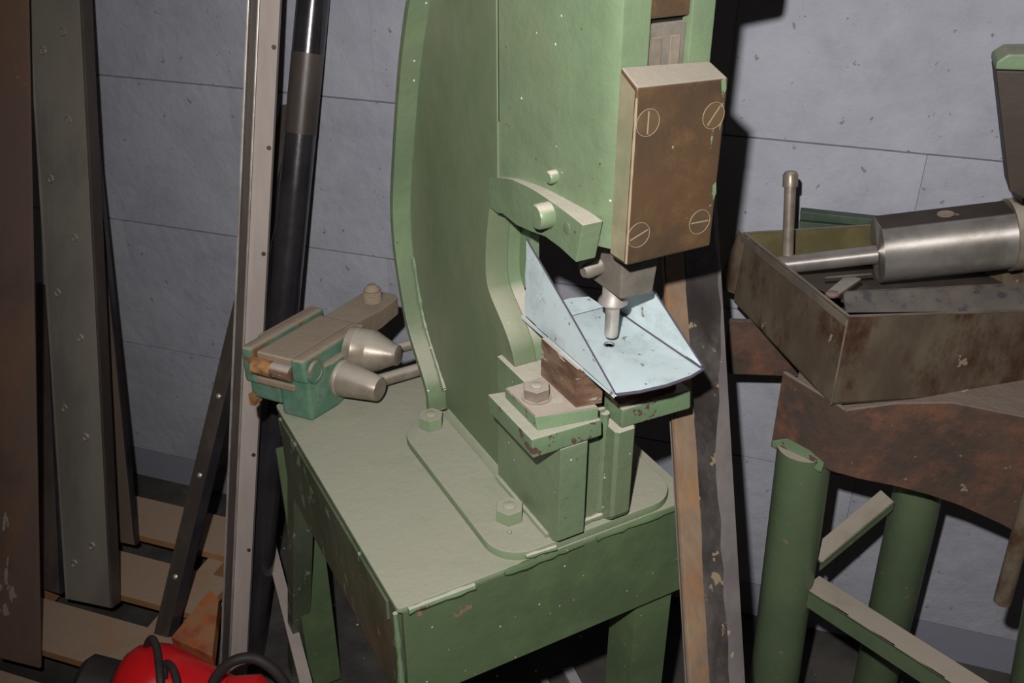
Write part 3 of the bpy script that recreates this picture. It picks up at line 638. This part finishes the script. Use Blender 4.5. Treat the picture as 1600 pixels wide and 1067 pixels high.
MB().tube(arc([PZ(326, 1095, .22), PZ(336, 1060, .25), PZ(362, 1034, .28), PZ(395, 1028, .28), PZ(425, 1044, .26), PZ(450, 1075, .22), PZ(462, 1100, .18)]), .0090, 12).build('cable', M['rubber'], rt_)
rp2 = PZ(378, 1085, .20)
MB().lathe(rp2-RT*.03, RT, [(0, .018), (.008, .030), (.06, .034), (.075, .02)], 28).build('plug_body', M['red'], rt_)

# ------------------------------------------------------------ plank leaning past the bench right side
Pb, Pt = Vector((.702, .735, .745)), Vector((.776, .90, .995))
ax = (Pt-Pb).normalized()
pk_lb = 'charcoal and rust-orange steel plank standing right of the bench behind the press'
wA, wB = PY(1062, 790, .735), PY(1148, 790, .735)
uA, uB = PY(1040, 430, .90), PY(1127, 430, .90)
Sa = (uA-wA)/(uA.z-wA.z); Sb = (uB-wB)/(uB.z-wB.z)
def za(z): return wA+Sa*(z-wA.z)
def zb(z): return wB+Sb*(z-wB.z)
pk = thing('steel_plank', (za(0)+zb(0))/2, pk_lb, 'plank')
def pband(name, f0, f1, mat, z0=0, z1=1.12, th=.010, out=0, jag=0, lb=None):
    b = MB(); n = 27
    nrm = (zb(1)-za(1)).cross(za(1)-za(0)).normalized()
    if nrm.dot(FW) < 0: nrm = -nrm
    rows = []
    for i in range(n):
        z = z0+(z1-z0)*i/(n-1); A_, B_ = za(z), zb(z)
        ja = random.uniform(-jag, jag) if f0 > .01 else 0; jb = random.uniform(-jag, jag) if callable(f1) or f1 < .99 else 0
        g1 = f1(z) if callable(f1) else f1
        p, q = A_.lerp(B_, f0+ja)-nrm*out, A_.lerp(B_, g1+jb)-nrm*out
        rows.append([b.bm.verts.new(v) for v in (p, q, q+nrm*th, p+nrm*th)])
    for r0, r1 in zip(rows, rows[1:]):
        for k in range(4): b.bm.faces.new((r0[k], r0[(k+1) % 4], r1[(k+1) % 4], r1[k]))
    b.bm.faces.new(rows[0]); b.bm.faces.new(rows[-1][::-1])
    o = b.build(name, mat, pk, smooth=False)
    if lb: o['label'] = lb
pband('bar_core', 0, 1, M['plank_grey'], lb='grey steel face')
pband('rust_strip', .0, .33, M['plank_rust'], out=.0016, th=.0015, jag=.015, lb='rust orange left strip')
pband('dark_coat', .33, lambda z: .70+.24*min(max((z-.80)/.12, 0), 1), M['plank_dark'], z0=.48, out=.0010, th=.0009, jag=.03, lb='charcoal coating')
b = MB(); P0, P1 = za(0), za(1.12)
b.loft([P0, P0-RT*.004-FW*.004, P0-RT*.004+FW*.012, P0+FW*.012], [P1, P1-RT*.004-FW*.004, P1-RT*.004+FW*.012, P1+FW*.012]).build('left_lip', M['plank_rust'], pk, smooth=False)

# ------------------------------------------------------------ stand at the right
st = thing('steel_stand', (1.1, .9, 0), 'rust brown steel stand on round green legs carrying the tray', 'stand')
zt = .805
front = [(.9335, .7570), (1.30, .505)]
c0, c1 = Vector((.936, .7557, 0)), Vector((.9095, .8544, 0)); c2 = Vector((.985, 1.05, 0)); c3 = Vector((1.10, .94+.03, 0))
fd = (Vector((1.13, .62, 0))-c0).normalized()
def vface(name, pts, th, mat, lb=None):
    a, b2 = Vector(pts[0]), Vector(pts[-1])
    nrm = Vector((b2-a).cross(Vector((0, 0, 1)))).normalized()
    if nrm.dot(FW) < 0: nrm = -nrm
    o = MB().prism(pts, nrm*th).build(name, mat, st, bevel=.002)
    if lb: o['label'] = lb
    return o
def at2(v, z): return (v.x, v.y, z)
# front apron with a curved lower edge
ap = [at2(c0, zt)]
ap.append(at2(c0, .700))
for px, py in ((1340, 748), (1400, 760), (1450, 773), (1500, 790), (1560, 817), (1600, 838), (1680, 880)):
    n_ = Vector((-fd.y, fd.x, 0)); p = on(px, py, n_, n_.dot(c0)); ap.append(tuple(p))
n_ = Vector((-fd.y, fd.x, 0)); ap.append(at2(Vector(ap[-1]), zt-.004)); ap += [tuple(on(px, py, n_, n_.dot(c0))) for px, py in ((1600, 652), (1540, 640), (1490, 630), (1400, 631))]
vface('front_apron', ap[::-1], .008, M['stand'])
vface('corner_apron', [at2(c1, zt+.018), at2(c1, .700), at2(c0, .700), at2(c0, zt+.002)], .008, M['stand'])
e1 = c0+fd*.42
zt = .792
tin = Vector((.012, .006, 0))
top = [at2(c0+tin, zt), at2(e1+tin*.6, zt), at2(e1+Vector((.02, .12, 0)), zt), at2(Vector((1.42, .62, 0)), zt), at2(Vector((1.20, .85, 0)), zt), at2(Vector((1.07, .955, 0)), zt), at2(c1+Vector((.03, .0, 0)), zt)]
MB().prism(top, (0, 0, .006)).build('top_plate', M['stand'], st, bevel=.0015)
rb0, rb1 = PZ(1290, 590, .715), PZ(1128, 584, .715)
rb0 = Vector((rb0.x, rb0.y, 0)); rb1 = Vector((rb1.x, rb1.y, 0))
MB().prism([at2(rb0, .715), at2(rb1, .715), at2(rb1, .815), at2(rb0, .815)], WN*.01).build('rear_apron', M['stand'], st, bevel=.0015)
# legs (splayed tubes)
l1t, l1b = Vector((.940, .815, .705)), PZ(1208, 1072, .20)
d1 = (l1b-l1t); l1b = l1t+d1*(.705/(.705-.20))
MB().cyl(l1b, l1t, .0405, n=40).build('leg', M['green_tube'], st)
l2t = PZ(1434, 780, .69); l2b = PZ(1362, 1067, .28); d2 = l2b-l2t
# second leg stands nearer the wall
l2t = PW(1436, 760, 1.36); l2q = PW(1368, 1060, 1.40); l2b = l2t+(l2q-l2t)*(l2t.z/(l2t.z-l2q.z))
MB().cyl(l2b, l2t+(l2t-l2q).normalized()*max(0, (.80-l2t.z)), .0375, n=40).build('leg', M['green_tube'], st)
l3t = Vector((1.32, .63, .70)); l3b = Vector((1.36, .56, 0)); MB().cyl(l3b, l3t+Vector((-.01, .01, .10)), .0375, n=40).build('leg', M['green_tube'], st)
# weld tab over leg top
tb = [on(px, py, (c0-c1).cross(Vector((0, 0, 1))).normalized(), (c0-c1).cross(Vector((0, 0, 1))).normalized().dot(c0)) for px, py in ((1203, 697), (1204, 688), (1228, 684), (1262, 702), (1285, 722), (1280, 737), (1246, 722), (1220, 706))]
MB().prism([p-FW*.004-RT*.0 for p in tb], -FW*.006).build('weld_tab', M['green_chip'], st, bevel=.002, label='chipped green tab at the leg top')
# braces (angle iron with dusty top face)
def brace(a, b2, w, h, mat=M['green_tube']):
    a, b2 = Vector(a), Vector(b2); d = (b2-a).normalized(); s = d.cross(Vector((0, 0, 1))).normalized()
    if s.dot(FW) < 0: s = -s
    MB().prism([a, b2, b2+s*w, a+s*w], (0, 0, -.004)).build('brace', mat, st, bevel=.0008)
    MB().prism([a+s*.0, b2+s*.0, b2+s*.004, a+s*.004], (0, 0, -h)).build('brace', mat, st, bevel=.0008)
ly = lambda z: l1t.lerp(l1b, (l1t.z-z)/l1t.z)
q = .45
brace(PZ(1256, 918, q), PZ(1560, 1115, q), .042, .034)
brace(PZ(1284, 880, q+.03), PW(1398, 785, 1.33), .034, .016)
# hanging rusty rod
ra, rb_ = PW(1600, 815, 1.15), PW(1566, 940, 1.15)
hr = MB().cyl(ra+(ra-rb_)*.6, rb_, .0115, n=20).build('hanging_rod', M['tray'], st, label='orange rusty rod hanging under the top')

# ------------------------------------------------------------ tray
RZ = .95
TFL, TBL = Vector((.9207, .7678, RZ)), Vector((.9831, 1.0522, RZ))
TFR, TBR = on(1600, 488, (.063, .284, 0), Vector((.063, .284, 0)).dot(TFL)), None
rd = (TFR-TFL).normalized(); TFR = TFL+rd*.40
TBR = TBL + (PZ(1375, 352, RZ+.004)-TBL).normalized()*.365
bFL = TFL+Vector((0, 0, -.136)); bFR = TFR+Vector((0, 0, -.136)); bBL = TBL+Vector((0, 0, -.120)); bBR = TBR+Vector((0, 0, -.136))
tr = thing('metal_tray', (1.05, .9, .82), 'brown stained steel tray full of machine parts on the stand', 'tray')
ctr = (TFL+TFR+TBL+TBR)/4
def twall(name, a, b2, c, d, mat, inner=None):
    nrm = (b2-a).cross(d-a).normalized()
    if nrm.dot(ctr-a) < 0: nrm = -nrm
    MB().prism([a, b2, c, d], nrm*.0025).build(name, mat, tr, bevel=.0006)
    return nrm
n1 = twall('front_wall', TFL, TFR, bFR, bFL, M['tray'])
n2 = twall('left_wall', TBL, TFL, bFL, bBL, M['tray'])
n3 = twall('rear_wall', TBL, TBR, bBR, bBL, M['tray_in'])
n4 = twall('right_wall', TBR, TFR, bFR, bBR, M['tray'])
MB().prism([bFL, bFR, bBR, bBL], (0, 0, .0025)).build('tray_floor', M['tray'], tr)
def rim(a, b2, nrm, w, nm='rim', mat=M['tray_edge'], h=.0025):
    MB().prism([a+Vector((0, 0, h*.2)), b2+Vector((0, 0, h*.2)), b2+nrm*w+Vector((0, 0, h*.2)), a+nrm*w+Vector((0, 0, h*.2))], (0, 0, h)).build(nm, mat, tr, bevel=.0006)
rim(TFL, TFR, n1, .004); rim(TBL, TFL, n2, .004)
lw_ = MB().prism([TBL-n2*.001, TFL-n2*.001, TFL-n2*.001-Vector((0, 0, .012)), TBL-n2*.001-Vector((0, 0, .012))], -n2*.0015).build('rim_fold', M['tray_edge'], tr, bevel=.0005)
rim(TBL, TBR, n3, .003, mat=M['tray_edge'])
MB().tube([TFL-Vector((0, 0, .002)), bFL], .0016, 8).build('corner_bead', M['tray_edge'], tr)
tpo = [TBL-n3*.001, TBL+Vector((0, 0, -.115)), TBL+Vector((0, 0, -.115))-n2*.024-RT*.006, TBL-n2*.004-n3*.001]
MB().prism([PZ(1155, 360, RZ), PZ(1166, 370, RZ), Vector(PZ(1166, 370, RZ))-Vector((0, 0, .10))-RT*.006, Vector(PZ(1155, 360, RZ))-Vector((0, 0, .10))-RT*.026], FW*.002).build('rear_gusset', M['tray'], tr, bevel=.0006)

# parts lying in the tray
sp_ = MB().prism([PZ(1216, 418, .885), PZ(1400, 398, .885), PZ(1600, 446, .885), PZ(1318, 474, .885)], (0, 0, .004)).build('shade_plate', M['dark'], bevel=.001)  # dark plate added in place of the shade on the tray floor
tagit(sp_, 'added dark plate standing in for the shaded tray floor under the bright shaft', 'shade plate')
cyA, cyB = PZ(1375, 392, .955), PZ(1610, 365, .955)
# cylinder body centre line
cA = PZ(1371, 390, .955); n_ = Vector((.56, .83, 0)).normalized()
cB = on(1574, 367, n_, n_.dot(cA)); CLN = (cB-cA).length
axc = (cB-cA).normalized()
cyl_ = thing('spindle_cylinder', cA, 'thick bright steel cylinder with flat top and shaft lying in the tray', 'machine part')
u = axc.cross(Vector((0, 0, 1))).normalized(); w_ = u.cross(axc).normalized()
ROT = Matrix((-u, w_, axc)).transposed().to_quaternion()   # local x = u, local y = up, local z = shaft axis
def local_part(b, name, mat, parent, at, bevel=0, label=None):
    o = b.build(name, mat, None, bevel=bevel, label=label); o.parent = parent; o.location = at-woff(parent)
    o.rotation_mode = 'QUATERNION'; o.rotation_quaternion = ROT; return o
pts = []
for k in range(49):
    a = math.radians(118.5)+math.radians(360-57)*k/48
    pts.append((.050*math.cos(a), .050*math.sin(a), 0))
local_part(MB().prism(pts, (0, 0, CLN)), 'cylinder_body', M['turned'], cyl_, cA, bevel=.0012)
ct = cA+w_*.0439
MB().prism([ct+axc*.001+u*.0236, ct+axc*(CLN-.001)+u*.0236, ct+axc*(CLN-.001)-u*.0236, ct+axc*.001-u*.0236], w_*.0010).build('flat_face', M['darkblock'], cyl_, label='dark oiled flat face')
MB().lathe(ct+axc*CLN*.52+w_*.001, w_, [(0, .0120), (.0010, .0115), (.0006, .008), (.0004, .002)], 24).build('grease_hole', M['dusty'], cyl_, label='pale filled hole in the flat')
MB().lathe(cA+axc*CLN, axc, [(0, .0535), (.024, .0535), (.0242, .060), (.032, .060)], 40).build('end_collar', M['steel'], cyl_)
MB().prism([cA+axc*CLN+u*.016+Vector((0, 0, .050)), cA+axc*(CLN+.024)+u*.016+Vector((0, 0, .050)), cA+axc*(CLN+.024)-u*.016+Vector((0, 0, .050)), cA+axc*CLN-u*.016+Vector((0, 0, .050))], (0, 0, .020)).build('collar_lug', M['cap'], cyl_, bevel=.003)
sA = cA+Vector((0, 0, -.008))
local_part(MB().lathe((0, 0, 0), (0, 0, 1), [(0, .0125), (.003, .0140), (.160, .0140)], 32), 'shaft', M['turned'], cyl_, sA-axc*.160)
# tommy bar standing behind
vb = PW(1231, 392, 1.41); vt = PW(1235, 283, 1.43)
tm = MB().lathe(vb-(vt-vb)*.2, vt-vb, [(0, .0085), ((vt-vb).length*1.12, .0085), ((vt-vb).length*1.12+.0005, .0112), ((vt-vb).length*1.12+.018, .0112), ((vt-vb).length*1.12+.023, .008), ((vt-vb).length*1.12+.024, .004)], 24).build('tommy_bar', M['steel'], bevel=0)
tagit(tm, 'upright round steel bar with knob end standing at the rear of the tray', 'handle bar')
# mottled flat bar across the tray
f0, f1 = PZ(1318, 456, .925), PZ(1640, 441, .925)
g0, g1 = PZ(1322, 488, .912), PZ(1640, 486, .912)
ab = thing('mottled_bar', (f0+g0)/2, 'mottled grey flat bar lying across the front of the tray', 'steel bar')
MB().loft([f0, f1, g1, g0], [p-UP*.001+FW*.006 for p in (f0, f1, g1, g0)]).build('bar', M['anglebar'], ab, bevel=.001)
MB().prism([f0, f1, f1+FW*.004, f0+FW*.004], (0, 0, .0012)).build('top_edge', M['tray_edge'], ab)
# small key-shaped lever
ky = thing('lever_key', PZ(1300, 455, .930), 'small rusty lever with rounded end resting on the mottled bar', 'lever')
ka, kb = PZ(1300, 462, .925), PZ(1334, 436, .927)
d = (kb-ka).normalized(); s = d.cross(Vector((0, 0, 1))).normalized()
MB().prism([ka+s*.0085, kb+s*.011, kb-s*.011, ka-s*.0085], (0, 0, .0045)).build('blade', M['dull'], ky, bevel=.001)
MB().ball(ka+Vector((0, 0, .002)), .010, (1.1, 1, .45)).build('rounded_end', M['stand'], ky)
ka2, kb2 = PZ(1290, 436, .934), PZ(1362, 430, .934)
MB().prism([ka2, kb2, kb2+FW*.014, ka2+FW*.014], (0, 0, .004)).build('cross_arm', M['dull'], ky, bevel=.001)
# dark strips behind the tray
for i, (a, b2, c, d_, m_, lb) in enumerate([((1250, 330), (1388, 345), (1384, 356), (1250, 344), M['mossy'], 'dusty moss green strip lying behind the tray, upper of two'), ((1249, 346), (1384, 358), (1380, 364), (1249, 362), M['mossy'], 'dark green strip lying behind the tray, lower of two')]):
    pts = [PW(*q, 1.555+.0*i) for q in (a, b2, c, d_)]
    o = MB().prism(pts, WN*.02).build('green_strip', m_, bevel=.002); tagit(o, lb, 'strip')
# brown block at the right edge
bp = [PW(*q, 1.30) for q in ((1556, 110), (1640, 112), (1640, 330), (1577, 300))]
bb = thing('brown_block', bp[3], 'brown steel block with green painted rounded top at the right edge', 'block')
MB().prism(bp, WN*.06).build('block', M['darkblock'], bb, bevel=.003)
tp = [PW(*q, 1.2995) for q in ((1555, 109), (1557, 97), (1576, 85), (1640, 84), (1640, 111))]
MB().prism(tp, WN*.06).build('painted_top', M['green_chip'], bb, bevel=.003, label='dusty green top')

# ------------------------------------------------------------ bars lying on the floor under the bench
for i, (a, b2, w, m_, lb) in enumerate([((880, 1035), (940, 1150), .022, M['bluewhite'], 'pale bar under the bench, right one of two'), ((845, 1052), (890, 1150), .014, M['bluewhite'], 'pale thin bar under the bench, left one of two')]):
    A, B = PZ(*a, .03), PZ(*b2, .03); d = (B-A).normalized(); s = Vector((-d.y, d.x, 0))
    o = MB().prism([A, B, B+s*w, A+s*w], (0, 0, .012)).build('floor_bar', m_, bevel=.001); tagit(o, lb, 'steel bar')
    o.location.z = -.03
